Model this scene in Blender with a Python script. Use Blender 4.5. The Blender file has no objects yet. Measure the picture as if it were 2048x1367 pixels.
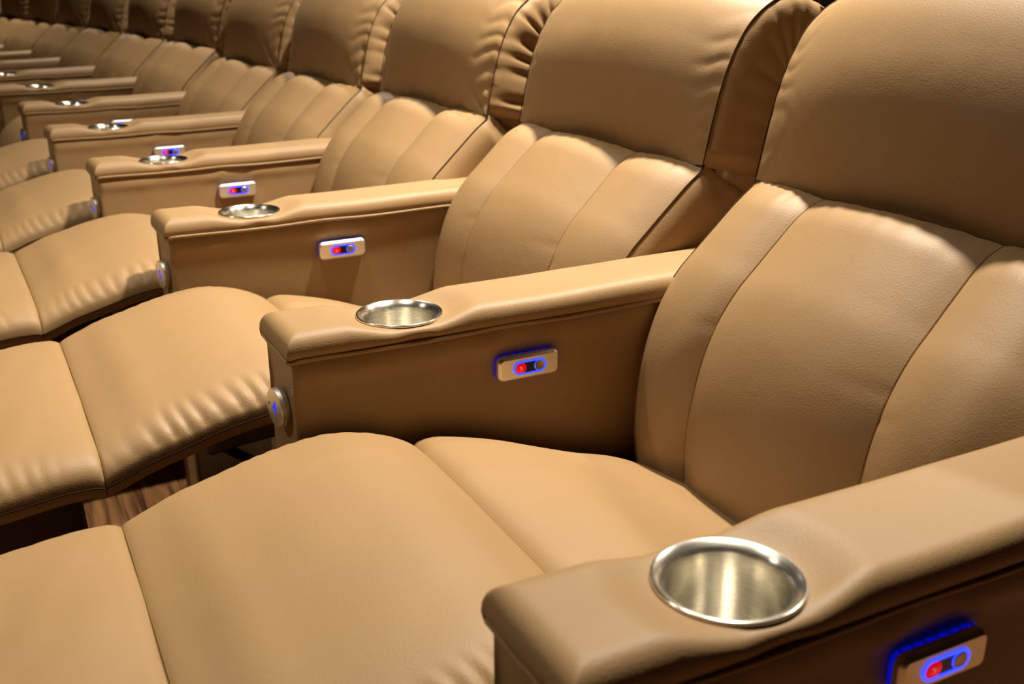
import bpy, math, random
import numpy as np
from mathutils import Vector, Matrix, noise
random.seed(7)
sc = bpy.context.scene
C = sc.collection

# ------------------------------------------------------------------ camera
cam_d = bpy.data.cameras.new('camera'); cam = bpy.data.objects.new('camera', cam_d); C.objects.link(cam)
YAW, PIT, ROL = 1.10616763, 0.343504475, -0.00396612
fw = Vector((-math.sin(YAW)*math.cos(PIT), math.cos(YAW)*math.cos(PIT), -math.sin(PIT)))
rt = Vector((math.cos(YAW), math.sin(YAW), 0)); up = rt.cross(fw)
r2 = rt*math.cos(ROL) + up*math.sin(ROL); u2 = -rt*math.sin(ROL) + up*math.cos(ROL)
CAM = Vector((0.551858, -0.286415, 1.068239))
m = Matrix((( r2.x, u2.x, -fw.x, CAM.x), (r2.y, u2.y, -fw.y, CAM.y), (r2.z, u2.z, -fw.z, CAM.z), (0, 0, 0, 1)))
cam.matrix_world = m
cam_d.sensor_width = 36; cam_d.lens = 36.0; cam_d.clip_start = .02
cam_d.dof.use_dof = True; cam_d.dof.focus_distance = 1.42; cam_d.dof.aperture_fstop = 6.3
sc.camera = cam
# ------------------------------------------------------------------ world, exposure, lights
w = bpy.data.worlds.new('world'); sc.world = w; w.use_nodes = True
w.node_tree.nodes['Background'].inputs[0].default_value = (1, .85, .62, 1)
w.node_tree.nodes['Background'].inputs[1].default_value = .01
sc.view_settings.view_transform = 'Standard'; sc.view_settings.look = 'None'
sc.view_settings.gamma = 1; sc.view_settings.exposure = -0.03; sc.view_settings.use_curve_mapping = False
CEIL = 3.3
def lamp(x, y, power, size=.12, col=(1, .90, .745), z=CEIL-.03, spread=125):
    d = bpy.data.lights.new('downlight_or_fill_lamp', 'AREA'); d.shape = 'DISK'; d.size = size; d.energy = power; d.color = col
    d.spread = math.radians(spread)
    o = bpy.data.objects.new('downlight_or_fill_lamp', d); C.objects.link(o); o.location = (x, y, z)
    return o
LAMPS = [(-1.25, 1.25, 98, .20, 104), (-1.9, -2.4, 42, .20, 120), (-4.0, .9, 40, .16, 115), (-1.4, 2.8, 58, .20, 120),
         (-7.5, .6, 50, .20, 120), (-1.12, -.12, 10, .10, 80)]  # last entry: added fill to light the floor gap between leg rests
for x_, y_, p_, s_, sp_ in LAMPS: lamp(x_, y_, p_, s_, spread=sp_)

# ------------------------------------------------------------------ materials
def newmat(name):
    m = bpy.data.materials.new(name); m.use_nodes = True
    nt = m.node_tree; return m, nt, nt.nodes['Principled BSDF']
def leather(name, col, rough=.42, spec=.5, grain=1.0):
    m, nt, b = newmat(name); N = nt.nodes; L = nt.links
    tc = N.new('ShaderNodeTexCoord')
    vo = N.new('ShaderNodeTexVoronoi'); vo.inputs['Scale'].default_value = 480; vo.feature = 'F1'
    ns = N.new('ShaderNodeTexNoise'); ns.inputs['Scale'].default_value = 140; ns.inputs['Detail'].default_value = 4
    big = N.new('ShaderNodeTexNoise'); big.inputs['Scale'].default_value = 5; big.inputs['Detail'].default_value = 3
    dist = N.new('ShaderNodeVectorMath'); dist.operation = 'MULTIPLY_ADD'
    L.new(ns.outputs['Color'], dist.inputs[0]); dist.inputs[1].default_value = (.004, .004, .004); L.new(tc.outputs['Object'], dist.inputs[2])
    L.new(dist.outputs[0], vo.inputs['Vector'])
    L.new(tc.outputs['Object'], ns.inputs['Vector']); L.new(tc.outputs['Object'], big.inputs['Vector'])
    b1 = N.new('ShaderNodeBump'); b1.inputs['Strength'].default_value = .19*grain; b1.inputs['Distance'].default_value = .0009
    L.new(vo.outputs['Distance'], b1.inputs['Height'])
    b2 = N.new('ShaderNodeBump'); b2.inputs['Strength'].default_value = .05*grain; b2.inputs['Distance'].default_value = .0012
    L.new(ns.outputs['Fac'], b2.inputs['Height']); L.new(b1.outputs[0], b2.inputs['Normal'])
    b3 = N.new('ShaderNodeBump'); b3.inputs['Strength'].default_value = .25; b3.inputs['Distance'].default_value = .012
    L.new(big.outputs['Fac'], b3.inputs['Height']); L.new(b2.outputs[0], b3.inputs['Normal'])
    L.new(b3.outputs[0], b.inputs['Normal'])
    mr = N.new('ShaderNodeMapRange'); mr.inputs['To Min'].default_value = rough-.05; mr.inputs['To Max'].default_value = rough+.07
    L.new(big.outputs['Fac'], mr.inputs['Value']); L.new(mr.outputs[0], b.inputs['Roughness'])
    b.inputs['Base Color'].default_value = (*col, 1); b.inputs['Specular IOR Level'].default_value = spec
    return m
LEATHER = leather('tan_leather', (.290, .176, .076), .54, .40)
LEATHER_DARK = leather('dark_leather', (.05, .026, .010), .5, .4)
def plain(name, col, rough=.5, metal=0, emit=None, es=0, spec=.5):
    m, nt, b = newmat(name)
    b.inputs['Base Color'].default_value = (*col, 1); b.inputs['Roughness'].default_value = rough; b.inputs['Metallic'].default_value = metal
    b.inputs['Specular IOR Level'].default_value = spec
    if emit: b.inputs['Emission Color'].default_value = (*emit, 1); b.inputs['Emission Strength'].default_value = es
    return m
def brushed(name, col, rough, scale, aniso=.5, bump=.12):
    m, nt, b = newmat(name); N = nt.nodes; L = nt.links
    tc = N.new('ShaderNodeTexCoord'); mp = N.new('ShaderNodeMapping'); mp.inputs['Scale'].default_value = scale
    ns = N.new('ShaderNodeTexNoise'); ns.inputs['Scale'].default_value = 1; ns.inputs['Detail'].default_value = 5
    L.new(tc.outputs['Object'], mp.inputs[0]); L.new(mp.outputs[0], ns.inputs['Vector'])
    bu = N.new('ShaderNodeBump'); bu.inputs['Strength'].default_value = bump; bu.inputs['Distance'].default_value = .0004
    L.new(ns.outputs['Fac'], bu.inputs['Height']); L.new(bu.outputs[0], b.inputs['Normal'])
    mr = N.new('ShaderNodeMapRange'); mr.inputs['To Min'].default_value = rough-.06; mr.inputs['To Max'].default_value = rough+.08
    L.new(ns.outputs['Fac'], mr.inputs['Value']); L.new(mr.outputs[0], b.inputs['Roughness'])
    b.inputs['Base Color'].default_value = (*col, 1); b.inputs['Metallic'].default_value = 1
    return m
STEEL = brushed('brushed_steel', (.90, .86, .76), .25, (30, 30, 1500), bump=.08)
nt = STEEL.node_tree; tg = nt.nodes.new('ShaderNodeTangent'); tg.direction_type = 'RADIAL'; tg.axis = 'Z'
nt.links.new(tg.outputs[0], nt.nodes['Principled BSDF'].inputs['Tangent']); nt.nodes['Principled BSDF'].inputs['Anisotropic'].default_value = .8; nt.nodes['Principled BSDF'].inputs['Anisotropic Rotation'].default_value = .25
ALU = brushed('brushed_aluminium', (.92, .87, .78), .44, (25, 25, 2200))
DISC = brushed('satin_aluminium', (.90, .88, .84), .38, (400, 400, 400), bump=.05)
CHROME = plain('polished_screw_metal', (.85, .82, .76), .15, 1)
BLUE = plain('blue_led', (.0, .0, .2), .3, 0, (.0, .008, 1.0), .36)
BLUE_RING = plain('blue_ring_led', (.05, .05, .4), .2, 0, (.02, .05, 1.0), 2.2)
BLUE_PRINT = plain('blue_lit_digit', (.01, .02, .5), .4, 0, (.0, .02, 1.0), 1.0)
RED = plain('red_lit_button', (.5, .0, .01), .3, 0, (1.0, .0, .01), .55)
SILVER = plain('silver_button', (.45, .38, .30), .3, .9)
WHITE = plain('white_print', (.8, .7, .7), .5, 0, (1, .6, .6), .25)
BLACK = plain('black_recess', (.006, .004, .008), .3)
STEEL_DARK = plain('black_steel', (.012, .009, .007), .45, .6)
THREAD = plain('dark_thread', (.035, .018, .006), .8, spec=.1)
GOLD = plain('gold_thread', (.16, .09, .012), .7)
WALL = plain('dark_wall_fabric', (.035, .022, .014), .9)
CEILM = plain('ceiling_paint', (.16, .13, .10), .9)
def wood():
    m, nt, b = newmat('walnut_planks'); N = nt.nodes; L = nt.links
    tc = N.new('ShaderNodeTexCoord'); oi = N.new('ShaderNodeObjectInfo')
    ad = N.new('ShaderNodeVectorMath'); ad.operation = 'ADD'
    sm = N.new('ShaderNodeVectorMath'); sm.operation = 'SCALE'; sm.inputs['Scale'].default_value = 37
    L.new(oi.outputs['Location'], sm.inputs[0]); L.new(sm.outputs[0], ad.inputs[0]); L.new(tc.outputs['Object'], ad.inputs[1])
    mp = N.new('ShaderNodeMapping'); mp.inputs['Scale'].default_value = (4, 60, 8)
    ns = N.new('ShaderNodeTexNoise'); ns.inputs['Scale'].default_value = 1.2; ns.inputs['Detail'].default_value = 5; ns.inputs['Distortion'].default_value = .6
    L.new(ad.outputs[0], mp.inputs[0]); L.new(mp.outputs[0], ns.inputs['Vector'])
    cr = N.new('ShaderNodeValToRGB'); e = cr.color_ramp.elements
    e[0].position = .32; e[0].color = (.14, .055, .025, 1); e[1].position = .68; e[1].color = (.62, .30, .12, 1)
    L.new(ns.outputs['Fac'], cr.inputs[0]); L.new(cr.outputs[0], b.inputs['Base Color']); b.inputs['Roughness'].default_value = .4
    return m
WOOD = wood()

# ------------------------------------------------------------------ mesh helpers
def mesh_obj(name, verts, faces, mat, parent=None, smooth=True, sharp=None):
    me = bpy.data.meshes.new(name); me.from_pydata([tuple(map(float, v)) for v in verts], [], [tuple(f) for f in faces]); me.update()
    me.materials.append(mat)
    if smooth:
        me.polygons.foreach_set('use_smooth', [True]*len(me.polygons))
        if sharp: me.set_sharp_from_angle(angle=math.radians(sharp))
    o = bpy.data.objects.new(name, me); C.objects.link(o)
    if parent: o.parent = parent
    return o
def thing(name, label, cat, loc, rz, group=None):
    o = bpy.data.objects.new(name, None); C.objects.link(o); o.location = loc; o.rotation_euler = (0, 0, rz)
    o.empty_display_size = .1; o['label'] = label; o['category'] = cat
    if group: o['group'] = group
    return o
def catmull(pts, n):
    P = np.array(pts, float); P = np.vstack([2*P[0]-P[1], P, 2*P[-1]-P[-2]])
    out = []
    for i in range(1, len(P)-2):
        for t in np.linspace(0, 1, 24, endpoint=False):
            p0, p1, p2, p3 = P[i-1:i+3]
            out.append(.5*((2*p1)+(-p0+p2)*t+(2*p0-5*p1+4*p2-p3)*t*t+(-p0+3*p1-3*p2+p3)*t**3))
    out.append(P[-2]); out = np.array(out)
    # light smoothing
    for _ in range(10): out[1:-1] = .25*out[:-2]+.5*out[1:-1]+.25*out[2:]
    s = np.concatenate([[0], np.cumsum(np.linalg.norm(np.diff(out, axis=0), axis=1))])
    q = np.linspace(0, s[-1], n)
    R = np.stack([np.interp(q, s, out[:, j]) for j in range(P.shape[1])], 1)
    return R, q
def tube(name, pts, r, mat, parent=None, seg=8, res=60):
    R, _ = catmull(pts, res)
    return tube_raw(name, R, r, mat, parent, seg)
def tube_raw(name, R, r, mat, parent=None, seg=8):
    R = np.array(R, float); n = len(R); V = []; F = []
    T = np.gradient(R, axis=0); T /= np.linalg.norm(T, axis=1)[:, None]+1e-12
    ref = np.array([0.0, 0, 1]) if abs(T[0][2]) < .9 else np.array([1.0, 0, 0])
    for i in range(n):
        a = np.cross(T[i], ref); a /= np.linalg.norm(a); b = np.cross(a, T[i]); ref = b
        for k in range(seg):
            th = 2*math.pi*k/seg; V.append(R[i]+r*(math.cos(th)*a+math.sin(th)*b))
    for i in range(n-1):
        for k in range(seg):
            F.append((i*seg+k, i*seg+(k+1) % seg, (i+1)*seg+(k+1) % seg, (i+1)*seg+k))
    F.append(tuple(range(seg))[::-1]); F.append(tuple((n-1)*seg+k for k in range(seg)))
    return mesh_obj(name, V, F, mat, parent)
def svals(n, k=1.0):
    q = np.linspace(-1, 1, n)
    return np.sin(q*math.pi/2)*k + q*(1-k)
def cushion(name, edge, W, front, depth, mat, parent, M=60, Ns=41, cx=None, side=None, endround=.012, dens=.8, taper=.97, vert=False):
    """edge: sagittal (y,z) curve of the side seam; front(s,q,L)->offset along the outward normal; depth(q) behind it."""
    R, q = catmull(edge, M); L = q[-1]
    T = np.gradient(R, axis=0); T /= np.linalg.norm(T, axis=1)[:, None]
    Nn = np.stack([-T[:, 1], T[:, 0]], 1)
    if vert: Nn[:] = (0, 1)
    S = svals(Ns, dens)[::-1]
    NG = 9
    rings = []
    for i in range(M):
        Wi = W(q[i], L) if callable(W) else W
        D = depth(q[i], L) if callable(depth) else depth
        c = cx(q[i], L) if cx else 0
        P = []
        for s in S: P.append((c+s*Wi, front(s, q[i], L)))
        for g in np.linspace(0, 1, NG)[1:]:
            dx = side(-1, g, q[i], L) if side else 0
            P.append((c-Wi*(1-(1-taper)*g**3)-dx, -D*g))
        P.append((c, -D))
        for g in np.linspace(1, 0, NG)[:-1]:
            dx = side(1, g, q[i], L) if side else 0
            P.append((c+Wi*(1-(1-taper)*g**3)+dx, -D*g))
        rings.append([(x, R[i][0]+Nn[i][0]*n, R[i][1]+Nn[i][1]*n) for x, n in P])
    K = len(rings[0])
    rings = [np.array(r) for r in rings]
    def shrink(r, t, k, amt):
        ce = r.mean(0); rr = ce+(r-ce)*(1-k); rr[:, 1] += t[0]*amt; rr[:, 2] += t[1]*amt; return rr
    pre = [shrink(rings[0], -T[0], k, a*endround) for k, a in ((.5, 1.0), (.14, .8), (.04, .4))]
    post = [shrink(rings[-1], T[-1], k, a*endround) for k, a in ((.04, .4), (.14, .8), (.5, 1.0))]
    rings = pre+rings+post
    V = np.vstack(rings); F = []
    for i in range(len(rings)-1):
        for k in range(K):
            a, b = i*K+k, i*K+(k+1) % K
            F.append((a, a+K, b+K, b))
    F.append(tuple(range(K))); F.append(tuple((len(rings)-1)*K+k for k in range(K))[::-1])
    return mesh_obj(name, V, F, mat, parent, sharp=70)
def nz(x, y, z=0): return noise.noise(Vector((x, y, z)))
def folds(a, b, seed, fr):
    """sharp-ish fold pattern across a, wandering with b"""
    v = math.sin(fr*(a+.02*nz(b*9, a*5, seed))*6.283 + 3*nz(a*14, b*4, seed+3))
    return (.5+.5*v)**1.7*(.55+.9*max(0, nz(a*11, seed, b*6)+.25))
def smooth(a, b, x):
    t = min(1, max(0, (x-a)/(b-a))); return t*t*(3-2*t)
def lathe(name, prof, mat, parent, seg=64, sharp=None):
    V = []; F = []
    for r, z in prof:
        for k in range(seg): V.append((r*math.cos(2*math.pi*k/seg), r*math.sin(2*math.pi*k/seg), z))
    for i in range(len(prof)-1):
        for k in range(seg):
            F.append((i*seg+k, i*seg+(k+1) % seg, (i+1)*seg+(k+1) % seg, (i+1)*seg+k))
    F.append(tuple(range((len(prof)-1)*seg, len(prof)*seg)))
    return mesh_obj(name, V, F, mat, parent, sharp=sharp)
def prism(name, outline, prof, mat, parent, sharp=40, closed=True):
    """outline (x,y) ccw extruded along z through prof [(inset, z)...], local axes"""
    O = np.array(outline); n = len(O)
    nx = np.roll(O, -1, 0)-np.roll(O, 1, 0); nrm = np.stack([nx[:, 1], -nx[:, 0]], 1); nrm /= np.linalg.norm(nrm, axis=1)[:, None]
    V = []; F = []
    for ins, z in prof:
        for k in range(n): V.append((O[k][0]-nrm[k][0]*ins, O[k][1]-nrm[k][1]*ins, z))
    for i in range(len(prof)-1):
        for k in range(n): F.append((i*n+k, i*n+(k+1) % n, (i+1)*n+(k+1) % n, (i+1)*n+k))
    F.append(tuple(range(n))[::-1]); F.append(tuple((len(prof)-1)*n+k for k in range(n)))
    return mesh_obj(name, V, F, mat, parent, sharp=sharp)
def rrect(hx, hy, r, n=8):
    P = []
    for cxx, cyy, a0 in ((hx-r, hy-r, 0), (-hx+r, hy-r, 90), (-hx+r, -hy+r, 180), (hx-r, -hy+r, 270)):
        for k in range(n+1):
            a = math.radians(a0+90*k/n); P.append((cxx+r*math.cos(a), cyy+r*math.sin(a)))
    Q = [P[0]]
    for p in P[1:]:
        if math.hypot(p[0]-Q[-1][0], p[1]-Q[-1][1]) > 1e-6: Q.append(p)
    return Q
def ringband(name, outer, inner, z0, z1, mat, parent):
    n = len(outer); V = [(*p, z1) for p in outer]+[(*p, z1) for p in inner]+[(*p, z0) for p in outer]+[(*p, z0) for p in inner]; F = []
    for k in range(n):
        j = (k+1) % n
        F += [(k, j, n+j, n+k), (2*n+k, 2*n+j, j, k), (n+k, n+j, 3*n+j, 3*n+k), (3*n+k, 3*n+j, 2*n+j, 2*n+k)]
    return mesh_obj(name, V, F, mat, parent, sharp=40)
def box(name, x0, x1, y0, y1, z0, z1, mat, parent, bev=.004):
    o = prism(name, [(a+(x0+x1)/2, b+(y0+y1)/2) for a, b in rrect((x1-x0)/2, (y1-y0)/2, min(bev*2, (x1-x0)/3, (y1-y0)/3), 3)],
              [(bev, z0), (0, z0+bev), (0, z1-bev), (bev, z1)], mat, parent)
    return o

# ------------------------------------------------------------------ setting
def setting(o, lab=None):
    o['kind'] = 'structure'
    if lab: o['label'] = lab
    return o
X0, X1, Y0, Y1 = -12.0, 3.2, -4.6, 4.2
def slab(name, x0, x1, y0, y1, z0, z1, mat): return setting(box(name, x0, x1, y0, y1, z0, z1, mat, None, .002))
floor = slab('floor', X0, X1, Y0, Y1, -.12, -.012, WALL)
slab('ceiling', X0, X1, Y0, Y1, CEIL, CEIL+.1, CEILM)
slab('wall_back', X0, X1, Y1, Y1+.1, -.12, CEIL, WALL); slab('wall_front', X0, X1, Y0-.1, Y0, -.12, CEIL, WALL)
slab('wall_left', X0-.1, X0, Y0, Y1, -.12, CEIL, WALL); slab('wall_right', X1, X1+.1, Y0, Y1, -.12, CEIL, WALL)
pl = None
PW, PLN = .148, 1.2
row = 0; y = -1.3
while y < 1.2:
    x = -5.2 - (row*.43) % 1.2
    while x < 1.4:
        if pl is None:
            pl = prism('floor_plank', rrect(PLN/2-.001, PW/2-.001, .002, 1), [(0, -.012), (0, -.0015), (.0012, 0)], WOOD, floor); o = pl
        else:
            o = pl.copy(); C.objects.link(o)
        o.location = (x+PLN/2, y+PW/2, 0); x += PLN
    y += PW; row += 1

# ------------------------------------------------------------------ recliner (built once, parts then copied)
HX, HZ = .56, .38       # pivot of the back
def make_recliner(closed, seed, crease=1.0):
    root = thing('recliner', 'x', 'recliner', (0, 0, 0), 0)
    # ---- seat cushion
    seat_side = [(.154, .476), (.168, .480), (.195, .479), (.256, .461), (.336, .430), (.403, .405), (.465, .386), (.526, .357), (.60, .315), (.70, .27)]
    R, _ = catmull(seat_side, 40)
    e = [(a, b-.032) for a, b in seat_side]
    def seat_f(s, q, L):
        edge = (1-abs(s)**9)**.45
        cr = .024*(1-s*s)*smooth(0, .16, q)*(1-.3*smooth(L*.6, L, q))
        return .032*edge + cr - .005*math.exp(-q/.008) + .0012*nz(s*2, q*6, seed)
    cushion('seat_cushion', e, .297, seat_f, .09, LEATHER, root, M=56, Ns=49, endround=.004, vert=True)
    # ---- calf pad
    leg_side = [(-.225, .4545), (-.212, .459), (-.190, .467), (-.158, .479), (-.112, .491), (-.06, .505), (-.01, .514), (.033, .517), (.073, .511), (.112, .499), (.140, .486), (.152, .478)]
    e = [(a, b-.044) for a, b in leg_side]
    def puck(s, q, L, amp=1.0):
        m_ = smooth(.76, .95, abs(s))*(1-smooth(.975, 1.0, abs(s)))
        return -amp*.0056*m_*folds(q+.07*(1-abs(s)), s*.4, seed+(5 if s > 0 else 9), 42)*(1 if s > 0 else .2)*(.35+.65*smooth(.02, .09, q))*(1-smooth(L-.10, L-.02, q))
    def leg_f(s, q, L):
        edge = (1-abs(s)**10)**.42 if abs(s) < 1 else 0
        cr = .015*(1-s*s)*(.3+.7*smooth(0, .09, q))*(1-.6*smooth(L-.08, L, q))
        soft = .0016*nz(s*3+q*4, q*7, seed+1)*(1-abs(s)**4)
        return .044*edge + cr + soft + puck(s, q, L) - .0045*math.exp(-q/.007) - .004*math.exp(-(L-q)/.008)
    leg = cushion('calf_pad', e, .296, leg_f, .020, LEATHER, root, M=110, Ns=91, endround=.002, dens=.85, vert=True)
    parts = [leg]
    tube('seam_thread', [(.296, a, b-.001) for a, b in e], .0014, THREAD, leg, 6, 70)
    tube('seam_thread', [(-.296, a, b-.001) for a, b in e], .0014, THREAD, leg, 6, 70)
    # underside board and linkage
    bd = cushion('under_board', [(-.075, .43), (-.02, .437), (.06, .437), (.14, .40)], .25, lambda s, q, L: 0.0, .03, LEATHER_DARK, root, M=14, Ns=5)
    parts.append(bd)
    if not closed:
        foot_side = [(-.56, .36), (-.555, .395), (-.53, .425), (-.48, .440), (-.42, .446), (-.36, .448), (-.285, .457), (-.245, .4575), (-.234, .456), (-.226, .4545)]
        e2 = [(a, b-.044) for a, b in foot_side]
        def foot_f(s, q, L):
            edge = (1-abs(s)**10)**.42 if abs(s) < 1 else 0
            cr = .014*(1-s*s)*smooth(0, .06, q)*(1-.7*smooth(L-.12, L, q))
            soft = .0022*nz(s*2.2+q*3, q*8, seed+2)*(1-abs(s)**4)
            rip = .0016*math.sin(2*3.1416*(q*13+s*1.1)+2*nz(s*2, q*6, 3))*smooth(.0, .1, q)*(1-smooth(.30, .38, q))*(1-abs(s)**3)*max(0, .3+nz(q*5, s*2.5, 8))
            return .044*edge + cr + soft + rip + puck(s, q, L, .7) - .004*math.exp(-(L-q)/.006)
        ft = cushion('foot_pad', e2, .296, foot_f, .020, LEATHER, root, M=90, Ns=91, endround=.002, dens=.85, vert=True)
        tube('seam_thread', [(.296, a, b-.001) for a, b in e2], .0014, THREAD, ft, 6, 60)
        tube('seam_thread', [(-.296, a, b-.001) for a, b in e2], .0014, THREAD, ft, 6, 60)
        tube('seam_thread', [(s*.288, -.2245, (.4545-.044)+.044*(max(0, 1-abs(s)**10)**.42)-.0030+.0045*(1-s*s)) for s in svals(31)], .0012, GOLD, ft, 5, 60)
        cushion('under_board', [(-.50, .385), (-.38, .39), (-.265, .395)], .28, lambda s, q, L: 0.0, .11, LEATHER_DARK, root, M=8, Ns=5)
        for sx in (-1, 1):
            for a, b in (((.16, .30), (-.02, .37)), ((.10, .14), (-.05, .25)), ((-.05, .25), (.02, .37))):
                tube('linkage_arm', [(sx*.235, *a), (sx*.235, (a[0]+b[0])/2, (a[1]+b[1])/2+.004), (sx*.235, *b)], .011, STEEL_DARK, root, 6, 6)
    else:
        for o in parts:   # leg rest folded down: turn about the front of the seat
            piv = Matrix.Translation((0, .125, .455)); o.matrix_local = Matrix.Translation((0, -.025, .045)) @ piv @ Matrix.Rotation(math.radians(50), 4, 'X') @ piv.inverted()
    if not closed:
        for sx in (-.10, .10): tube('support_rail', [(sx, .05, .385), (sx, -.12, .392), (sx, -.30, .385)], .010, STEEL_DARK, root, 6, 6)
    # ---- base
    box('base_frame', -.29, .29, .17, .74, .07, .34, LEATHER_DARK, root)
    box('front_rail', -.285, .285, .145, .168, .05, .36, LEATHER, root, .003)
    for sx in (-.25, .25):
        for yy in (.20, .70): box('foot', sx-.02, sx+.02, yy-.02, yy+.02, 0, .069, STEEL_DARK, root, .003)
    # ---- back
    dz = .025 if closed else 0
    low = [(.560, .285), (.548, .36), (.545, .44), (.556, .52), (.580, .588), (.612, .638), (.647, .672), (.685, .707), (.724, .742), (.748, .760), (.757, .772)]
    shell = cushion('backrest', [(a+.135, b-.07) for a, b in low[:-1]]+[(.885, .70), (.93, .84), (.965, .96), (.985, 1.02)], .300, lambda s, q, L: .01*(1-s*s), .06, LEATHER, root, M=30, Ns=9)
    def bounds(i, q, L):
        t = q/L
        A = -.160+.004*(1-t); B = .137+.035*(1-t)
        return ((-.317, A), (A, B), (B, .317))[i]
    def channel(i):
        cxf = lambda q, L: sum(bounds(i, q, L))/2
        Wf = lambda q, L: (bounds(i, q, L)[1]-bounds(i, q, L)[0])/2-.0006
        G = .020
        eL = (0, G, G)[i]; eR = (G, G, 0)[i]
        B = (.020, .032, .020)[i]
        def f(s, q, L):
            base = eL*(1-s)/2+eR*(1+s)/2
            if i == 0: base = G*(1-((1-s)/2)**2.2)
            if i == 2: base = G*(1-((1+s)/2)**2.2)
            b = B*(1-abs(s)**2.3)
            top = L-q
            k = .06+.94*math.sin(1.5708*min(1, top/.075))**.85
            gather = .0028*math.exp(-top/.035)*smooth(0, .015, top)*math.sin(s*22+4*nz(s*3, i, seed))*(1-abs(s)**4)
            cre = 0
            for (c0, ww) in ((.12, .006), (.21, .005), (.30, .006)):   # short creases running out of the groove
                m_ = smooth(.35, 1, s if i < 2 else -s)
                cre -= .0012*m_*math.exp(-((q-c0-.02*s-.01*i)/ww)**2)
            return base*(.12+.88*k)+b*k+gather+cre+.0012*nz(s*2, q*9, seed+i)
        def sd(sg, g, q, L):
            if (i == 0 and sg < 0) or (i == 2 and sg > 0):
                return .016*math.sin(3.1416*g**.62)*smooth(0, .03, L-q)+.002*nz(g*3, q*12, seed+20)*math.sin(g*3.14)
            return 0
        D = (lambda q, L: .135) if i != 1 else (lambda q, L: .09)
        o = cushion('back_channel', low, Wf, f, D, LEATHER, shell, M=80, Ns=(45 if i == 1 else 31), cx=cxf, side=sd, endround=.003, taper=.985)
        return o
    for i in range(3): channel(i)
    head = [(.752, .768), (.757, .792), (.766, .835), (.776, .875), (.787, .912), (.803, .950), (.828, .990), (.860, 1.018), (.898, 1.036), (.94, 1.040), (.98, 1.025)]
    def head_f(s, q, L):
        k = (math.sin(1.5708*min(1, (q+.004)/.20)))**.54
        tp = 1-.70*smooth(.25, L, q)
        B = .058*k*tp
        n = B*(1-abs(s)**2.5)
        # creases along the side seams, fanning at the lower corners
        es = smooth(.72, .985, abs(s))*(1-smooth(.985, 1, abs(s))*.6)
        n -= .0048*crease*es*folds(q*.9+.06*(1-abs(s)), s, seed+(31 if s > 0 else 37), 27)*smooth(.0, .03, q)
        fan = 0
        for sg in (-1, 1):
            dx, dy = (1-sg*s)*.317, q+.01
            r_ = math.hypot(dx, dy)
            if r_ < .17:
                a_ = math.atan2(dy, dx)
                fan -= .0055*crease*(1-smooth(.05, .17, r_))*smooth(.004, .03, r_)*(max(0, math.sin(a_*9+sg+2*nz(r_*8, sg, seed))))**2
        # puckers just above the lower seam
        pk = .0035*math.exp(-q/.03)*math.sin(s*26+6*nz(s*2.5, seed, 1))*(1-abs(s)**6)
        return n+fan+crease*pk*smooth(0, .01, q)+.0022*nz(s*2.4, q*7, seed+12)*(1-abs(s)**3)
    def head_side(sg, g, q, L):
        return .014*math.sin(3.1416*g**.62)*smooth(0, .03, q)-.006*max(crease, 1.1*smooth(.22, .32, q))*math.sin(g*3.14)*folds(q, g*.1, seed+(51 if sg > 0 else 57), 22)+.003*nz(g*3, q*10, seed+sg)*math.sin(g*3.14)
    hd = cushion('headrest', head, .317, head_f, (lambda q, L: .15+.0*q), LEATHER, shell, M=110, Ns=81, side=head_side, endround=.004, dens=.75, taper=.975)
    back_poly = [(1.0, 1.015), (.99, .92), (.965, .80), (.92, .70), (.85, .60), (.775, .48), (.74, .38), (.735, .30)]
    for sg in (-1, 1):
        R1, _ = catmull(low[:-1], 24); R2, _ = catmull(head[1:-1], 24)
        ol = [(a+.030, b-.022) for a, b in R1]+[(a+.030, b-.010) for a, b in R2]+back_poly
        p_ = prism('side_panel', ol[::-1], [(0, -.013), (0, .004), (.004, .0085)], LEATHER, shell, 50)
        p_.matrix_local = Matrix(((0, 0, sg, sg*.3035), (1, 0, 0, 0), (0, 1, 0, 0), (0, 0, 0, 1))) if sg > 0 else Matrix(((0, 0, -1, -.3035), (1, 0, 0, 0), (0, 1, 0, 0), (0, 0, 0, 1)))
    # seam threads
    for sg in (-1, 1):
        R, q = catmull(low, 60); T = np.gradient(R, axis=0); T /= np.linalg.norm(T, axis=1)[:, None]
        tube_raw('seam_thread', [(sg*.3178, a, b) for a, b in R], .0011, THREAD, shell, 5)
        R, q = catmull(head, 70)
        tube_raw('seam_thread', [(sg*.3178, a, b) for a, b in R], .0011, THREAD, shell, 5)
    tube_raw('seam_thread', [(x, .752, .7695) for x in np.linspace(-.317, .317, 12)], .0012, THREAD, shell, 5)
    if dz: shell.location = (0, 0, dz)
    return root
def copy_tree(o, parent=None):
    c = o.copy(); C.objects.link(c)
    if parent is not None: c.parent = parent
    for ch in list(o.children): copy_tree(ch, c)
    return c
CP = [(-0.366, 0.0065, 0.0058), (-1.1194, -0.0044, 0.0252), (-1.8586, -0.0474, 0.0472), (-2.5778, -0.102, 0.0677), (-3.3067, -0.1526, 0.0863), (-4.0506, -0.2082, 0.1052), (-4.7939, -0.2998, 0.1259), (-5.5257, -0.4007, 0.1452), (-6.2536, -0.5042, 0.1635), (-6.9816, -0.6323, 0.1826), (-7.7069, -0.7729, 0.2017), (-8.4294, -0.9274, 0.2209)]
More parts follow.
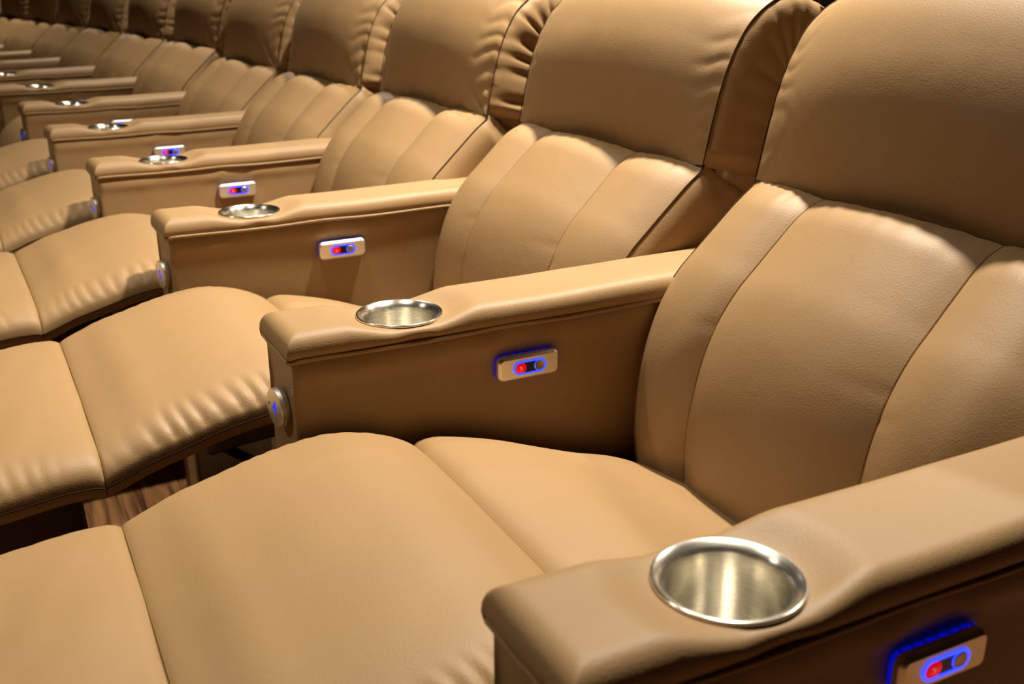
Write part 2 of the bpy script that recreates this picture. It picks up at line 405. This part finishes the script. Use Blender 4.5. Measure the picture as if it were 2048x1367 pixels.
AP = [(0.0075, -0.0006, -0.0022), (-0.7395, 0.0101, 0.0137), (-1.4992, -0.0225, 0.0367), (-2.2178, -0.0758, 0.0577), (-2.9375, -0.1318, 0.0776), (-3.6757, -0.177, 0.0949), (-4.4253, -0.2429, 0.1155), (-5.1622, -0.3603, 0.1364), (-5.8887, -0.4447, 0.154), (-6.618, -0.5672, 0.173), (-7.3446, -0.7009, 0.1921), (-8.0686, -0.8484, 0.2113)]
SEATL = [
 'tan leather recliner nearest the camera, headrest filling the top right corner',
 'second tan leather recliner from the camera, long stitched seam down its headrest edge',
 'third tan leather recliner from the camera, deep creases at the top of its headrest seam',
 'fourth tan leather recliner from the camera, leg rest raised, partly hidden by three armrests',
 'fifth tan leather recliner from the camera, the farthest one whose leg rest is raised',
 'sixth tan leather recliner from the camera, the nearest with its leg rest folded down',
 'seventh recliner from the camera, two seats beyond the last raised leg rest',
 'eighth recliner from the camera, in the blurred dim part of the row',
 'ninth recliner from the camera, blurred, fourth from the far end of the row in view',
 'tenth recliner from the camera, blurred and dim, third from the far end in view',
 'eleventh recliner from the camera, blurred, second from the far end in view',
 'farthest recliner in view, a blurred sliver in the top left corner']
protos = {}
for i, (x, y, t) in enumerate(CP):
    key = 'closed' if i >= 5 else 'abccc'[i]
    if key not in protos: o = protos[key] = make_recliner(key == 'closed', {'a': 3, 'b': 11, 'c': 23, 'closed': 40}[key], {'a': .3, 'b': .35, 'c': 1.0, 'closed': 1.0}[key])
    else: o = copy_tree(protos[key])
    o.location = (x, y, 0); o.rotation_euler = (0, 0, t); o['label'] = SEATL[i]; o['group'] = 'row of tan leather recliners'

# ------------------------------------------------------------------ armrests
AH = .0675; CY, CZ = .1754, .6226
def digit_mesh(txt):
    cu = bpy.data.curves.new('seat_number', 'FONT'); cu.body = txt; cu.size = .026; cu.extrude = .0004; cu.align_x = 'CENTER'; cu.align_y = 'CENTER'
    tmp = bpy.data.objects.new('tmp_number', cu); C.objects.link(tmp)
    dg = bpy.context.evaluated_depsgraph_get()
    me = bpy.data.meshes.new_from_object(tmp.evaluated_get(dg)); me.name = 'seat_number'
    bpy.data.objects.remove(tmp); me.materials.clear(); me.materials.append(BLUE_PRINT)
    return me
def make_arm():
    root = thing('armrest', 'x', 'armrest', (0, 0, 0), 0)
    # side walls
    LEN = .84
    out = []
    r = .006
    ys = list(np.linspace(LEN-r, r, 90)); 
    for y_ in np.linspace(r, LEN-r, 110): out.append((AH-.003, y_, 1, 0))
    for a in (30, 60): out.append((AH-.003-r+r*math.cos(math.radians(a)), LEN-r+r*math.sin(math.radians(a)), 0, 0))
    for x_ in np.linspace(AH-.003-r, -AH+.003+r, 4): out.append((x_, LEN, 0, 0))
    for y_ in np.linspace(LEN-r, r, 12): out.append((-AH+.003, y_, -1, 0))
    for a in (30, 60): out.append((-(AH-.003-r)-r*math.cos(math.radians(a)), r-r*math.sin(math.radians(a)), 0, 0))
    for x_ in np.linspace(-AH+.003+r, AH-.003-r, 10): out.append((x_, 0, 0, 1))
    for a in (60, 30): out.append((AH-.003-r+r*math.cos(math.radians(a)), r-r*math.sin(math.radians(a)), 0, 0))
    zs = list(np.linspace(.03, .40, 6))+list(np.linspace(.41, .604, 44))
    V = []; F = []; n = len(out)
    for z in zs:
        for (x, y_, sx, fr) in out:
            d = 0
            if sx == 1:
                dd = math.hypot((y_-.341)*.55, z-.54)
                d -= .0055*math.exp(-(dd/.034)**2)
                d += .0022*math.exp(-((z-.575)/.012)**2)*nz(y_*16, 2.2)
                d += .0030*math.exp(-((y_-.31-.5*(z-.6))/.014)**2)*smooth(.555, .60, z)
                d -= .0030*math.exp(-((y_-.37-.2*(z-.6))/.018)**2)*smooth(.55, .60, z)
                d += .0016*nz(y_*5, z*8, 4)
                d -= .003*smooth(.590, .604, z)
                d += .003*math.exp(-((z-.578)/.014)**2)
            yy = y_
            if fr: yy += .0045*math.sin(min(1, max(0, (.604-z)/.16))*3.1416)
            if fr or y_ < .02: yy += .0
            V.append((x+d, yy, z))
    for i in range(len(zs)-1):
        for k in range(n): F.append((i*n+k, i*n+(k+1) % n, (i+1)*n+(k+1) % n, (i+1)*n+k))
    F.append(tuple(range(n))[::-1])
    mesh_obj('arm_body', V, F, LEATHER, root, sharp=60)
    # cap pad with a dip round the cup
    U0, U1, VW = -.0060, .845, AH+.0025
    us = np.concatenate([U0+np.linspace(0, 1, 14)**1.4*.03, np.linspace(.027, .30, 96), np.linspace(.31, U1-.03, 40), U1-np.linspace(1, 0, 10)**1.4*.03])
    vs = np.concatenate([-VW+np.linspace(0, 1, 12)**1.5*.024, np.linspace(-VW+.0265, VW-.0265, 32), VW-np.linspace(1, 0, 12)**1.5*.024])
    vs = np.concatenate([[vs[0]], vs, [vs[-1]]]); us = np.concatenate([[us[0]], us, [us[-1]]])
    nv, nu = len(vs), len(us); V = []; F = []
    for j, u_ in enumerate(us):
        for i, v_ in enumerate(vs):
            d = min(v_+VW, VW-v_, u_-U0, U1-u_)
            Rr = .025; h = (1-(1-min(1, max(0, d)/Rr))**2.3)**(1/2.3)
            z = .607+.0285*h
            rad = math.hypot(v_, u_-CY)
            dip = .0155*(1-smooth(.052, .115, rad))
            z -= dip*h
            z += .0012*nz(v_*12, u_*9, 3)*h
            z += .004*smooth(.3, .8, u_)*h
            wr = 1-smooth(.0625, .076, rad)
            z = z*(1-wr)+max(z, .6198)*wr
            if rad < .0555: z = .535
            if i in (0, nv-1) or j in (0, nu-1): z = .601
            vx, uy = v_, u_
            if i in (0, nv-1): vx *= .93
            if j in (0, nu-1): uy += .004 if j == 0 else -.004
            V.append((vx, uy, z))
    for j in range(nu-1):
        for i in range(nv-1):
            F.append((j*nv+i, j*nv+i+1, (j+1)*nv+i+1, (j+1)*nv+i))
    mesh_obj('arm_pad', V, F, LEATHER, root)
    # piping
    P = []; e = AH+.0008; rr = .010
    def pz(x, y_): return .6015+.0014*math.sin(y_*23+1)+.0012*nz(y_*10, x*30)
    for y_ in np.linspace(.84, rr-.004, 70): P.append((e, y_, pz(e, y_)))
    for a in (22, 45, 68): P.append((e-rr+rr*math.cos(math.radians(a)), rr-.004-rr*math.sin(math.radians(a)), .6015))
    for x_ in np.linspace(e-rr, -e+rr, 14): P.append((x_, -.0035, .6015+.001*math.sin(x_*90)))
    for a in (68, 45, 22): P.append((-e+rr-rr*math.cos(math.radians(a)), rr-.004-rr*math.sin(math.radians(a)), .6015))
    for y_ in np.linspace(rr-.004, .84, 30): P.append((-e, y_, pz(-e, y_)))
    tube_raw('piping', P, .0035, LEATHER, root, 10)
    # cup
    cup = lathe('cup_holder', [(.0570, -.005), (.0605, -.0025), (.0615, -.0005), (.0612, .0010), (.0602, .0019), (.0588, .0018), (.0570, .0010), (.0550, -.0002), (.0530, -.0018), (.0512, -.0040), (.0500, -.0075), (.0493, -.0125), (.0490, -.020), (.0488, -.032), (.0480, -.062), (.0465, -.070), (.0430, -.0745), (.0380, -.0755)], STEEL, root, 96)
    cup.location = (0, CY, CZ)
    # control panel on the +x side
    pm = Matrix(((0, 0, 1, AH-.0035), (1, 0, 0, .341), (0, 1, 0, .5395), (0, 0, 0, 1)))   # local x->+y, y->+z, z->+x
    plate = prism('control_panel', rrect(.0495, .0185, .0095, 8), [(0, .005), (0, .0108), (.0004, .0114), (.0032, .0148), (.0040, .0152)], ALU, root, 25)
    plate.matrix_local = pm
    prism('glow_strip', rrect(.0490, .0180, .009, 8), [(.0, .0005), (-.0002, .0015), (-.0002, .0043), (.0, .0049)], BLUE, plate)
    for k in range(-3, 4):
        o = box('strip_clip', k*.0135-.0011, k*.0135+.0011, -.0185, .0185, .0008, .0047, STEEL_DARK, plate, .0003)
    prism('button_recess', rrect(.0262, .0098, .0097, 8), [(0, .0145), (0, .01535)], BLACK, plate)
    ringband('ring_light', rrect(.0268, .0103, .01025, 8), rrect(.0240, .0077, .00765, 8), .0152, .0163, BLUE_RING, plate)
    b = prism('recline_button', rrect(.0088, .0070, .0062, 7), [(0, .0153), (0, .0165), (.0008, .0170)], RED, plate); b.location = (-.0150, 0, 0)
    g = ringband('seat_symbol', [(-.0016+.0009*math.cos(a), .0012+.0011*math.sin(a)) for a in np.linspace(0, 2*math.pi, 12, endpoint=False)],
                 [(-.0016+.0004*math.cos(a), .0012+.0005*math.sin(a)) for a in np.linspace(0, 2*math.pi, 12, endpoint=False)], .0170, .01715, WHITE, plate)
    g.location = (-.0145, .0005, 0)
    V = []; F = []
    for x0, x1, y0, y1 in ((.0000, .0005, -.0022, .0022), (.0005, .0018, -.0003, .0002), (.0005, .0018, .0015, .0020), (-.0025, -.0002, -.0030, -.0025), (.0013, .0018, -.0024, -.0003)):
        k = len(V); V += [(x0, y0, .0172), (x1, y0, .0172), (x1, y1, .0172), (x0, y1, .0172)]; F.append((k, k+1, k+2, k+3))
    g2 = mesh_obj('seat_symbol', V, F, WHITE, plate, False); g2.location = (-.0148, -.0002, 0)
    b = prism('round_button', rrect(.0078, .0071, .0070, 8), [(0, .0153), (0, .0166), (.0007, .0172), (.0020, .0170)], SILVER, plate); b.location = (.0155, 0, 0)
    ringband('ring_light', rrect(.0088, .0077, .0076, 8), rrect(.0080, .0072, .0071, 8), .0153, .0164, BLUE_RING, plate).location = (.0155, 0, 0)
    # number disc on the front
    disc = lathe('number_disc', [(.0268, -.012), (.0278, -.0095), (.0278, -.0060), (.0270, -.0055), (.0270, -.0045), (.0278, -.004), (.0278, -.0008), (.0270, 0), (.0001, 0)], DISC, root, 64, sharp=35)
    th = math.radians(7)
    dm = Matrix.Translation((.001, -.0115, .516)) @ Matrix.Rotation(th, 4, 'Z') @ Matrix.Rotation(math.radians(90), 4, 'X')
    disc.matrix_local = dm
    for sx in (-1, 1):
        s_ = lathe('screw', [(.0026, -.0005), (.0026, .0004), (.0020, .0009), (.0014, .0009), (.0012, .0002), (.0001, .0002)], CHROME, disc, 16)
        s_.location = (sx*.0195, sx*-.0015, 0)
    # feet hidden under the arm
    box('foot', -.04, .04, .06, .12, 0, .032, STEEL_DARK, root, .003); box('foot', -.04, .04, .70, .76, 0, .032, STEEL_DARK, root, .003)
    return root, disc
ARML = [
 'nearest leather armrest, lower right, with the largest steel cup holder',
 'second leather armrest from the camera, its round front disc showing a blue four',
 'third leather armrest from the camera, its small front disc showing a blue five',
 'fourth armrest from the camera, the farthest whose whole control panel is visible',
 'fifth armrest from the camera, its control panel peeking above the nearer cup holder',
 'sixth armrest from the camera, its control panel almost hidden behind the armrest in front',
 'seventh armrest from the camera, its front end just reaching the left edge',
 'eighth armrest from the camera, its cup holder glinting at the left edge of the picture',
 'ninth armrest from the camera, a blurred bar with no cup holder in view',
 'tenth armrest from the camera, blurred, third from the far end in view',
 'eleventh armrest from the camera, blurred, second from the far end in view',
 'farthest armrest in view, a short blurred bar at the left edge']
arm0 = None
for i, (x, y, t) in enumerate(AP):
    if arm0 is None: arm0, disc0 = make_arm(); o = arm0; d = disc0
    else:
        o = copy_tree(arm0); d = [c for c in o.children if c.name.startswith('number_disc')][0]
    o.location = (x, y, 0); o.rotation_euler = (0, 0, t); o['label'] = ARML[i]; o['group'] = 'armrests with cup holders between the recliners'
for o in [o for o in C.objects if o.name.split('.')[0] == 'armrest']:
    d = [c for c in o.children if c.name.startswith('number_disc')][0]
    i = min(range(len(AP)), key=lambda k: (o.location.x-AP[k][0])**2)
    n_ = bpy.data.objects.new('seat_number', digit_mesh(str(i+3))); C.objects.link(n_); n_.parent = d; n_.location = (0, 0, .0002)
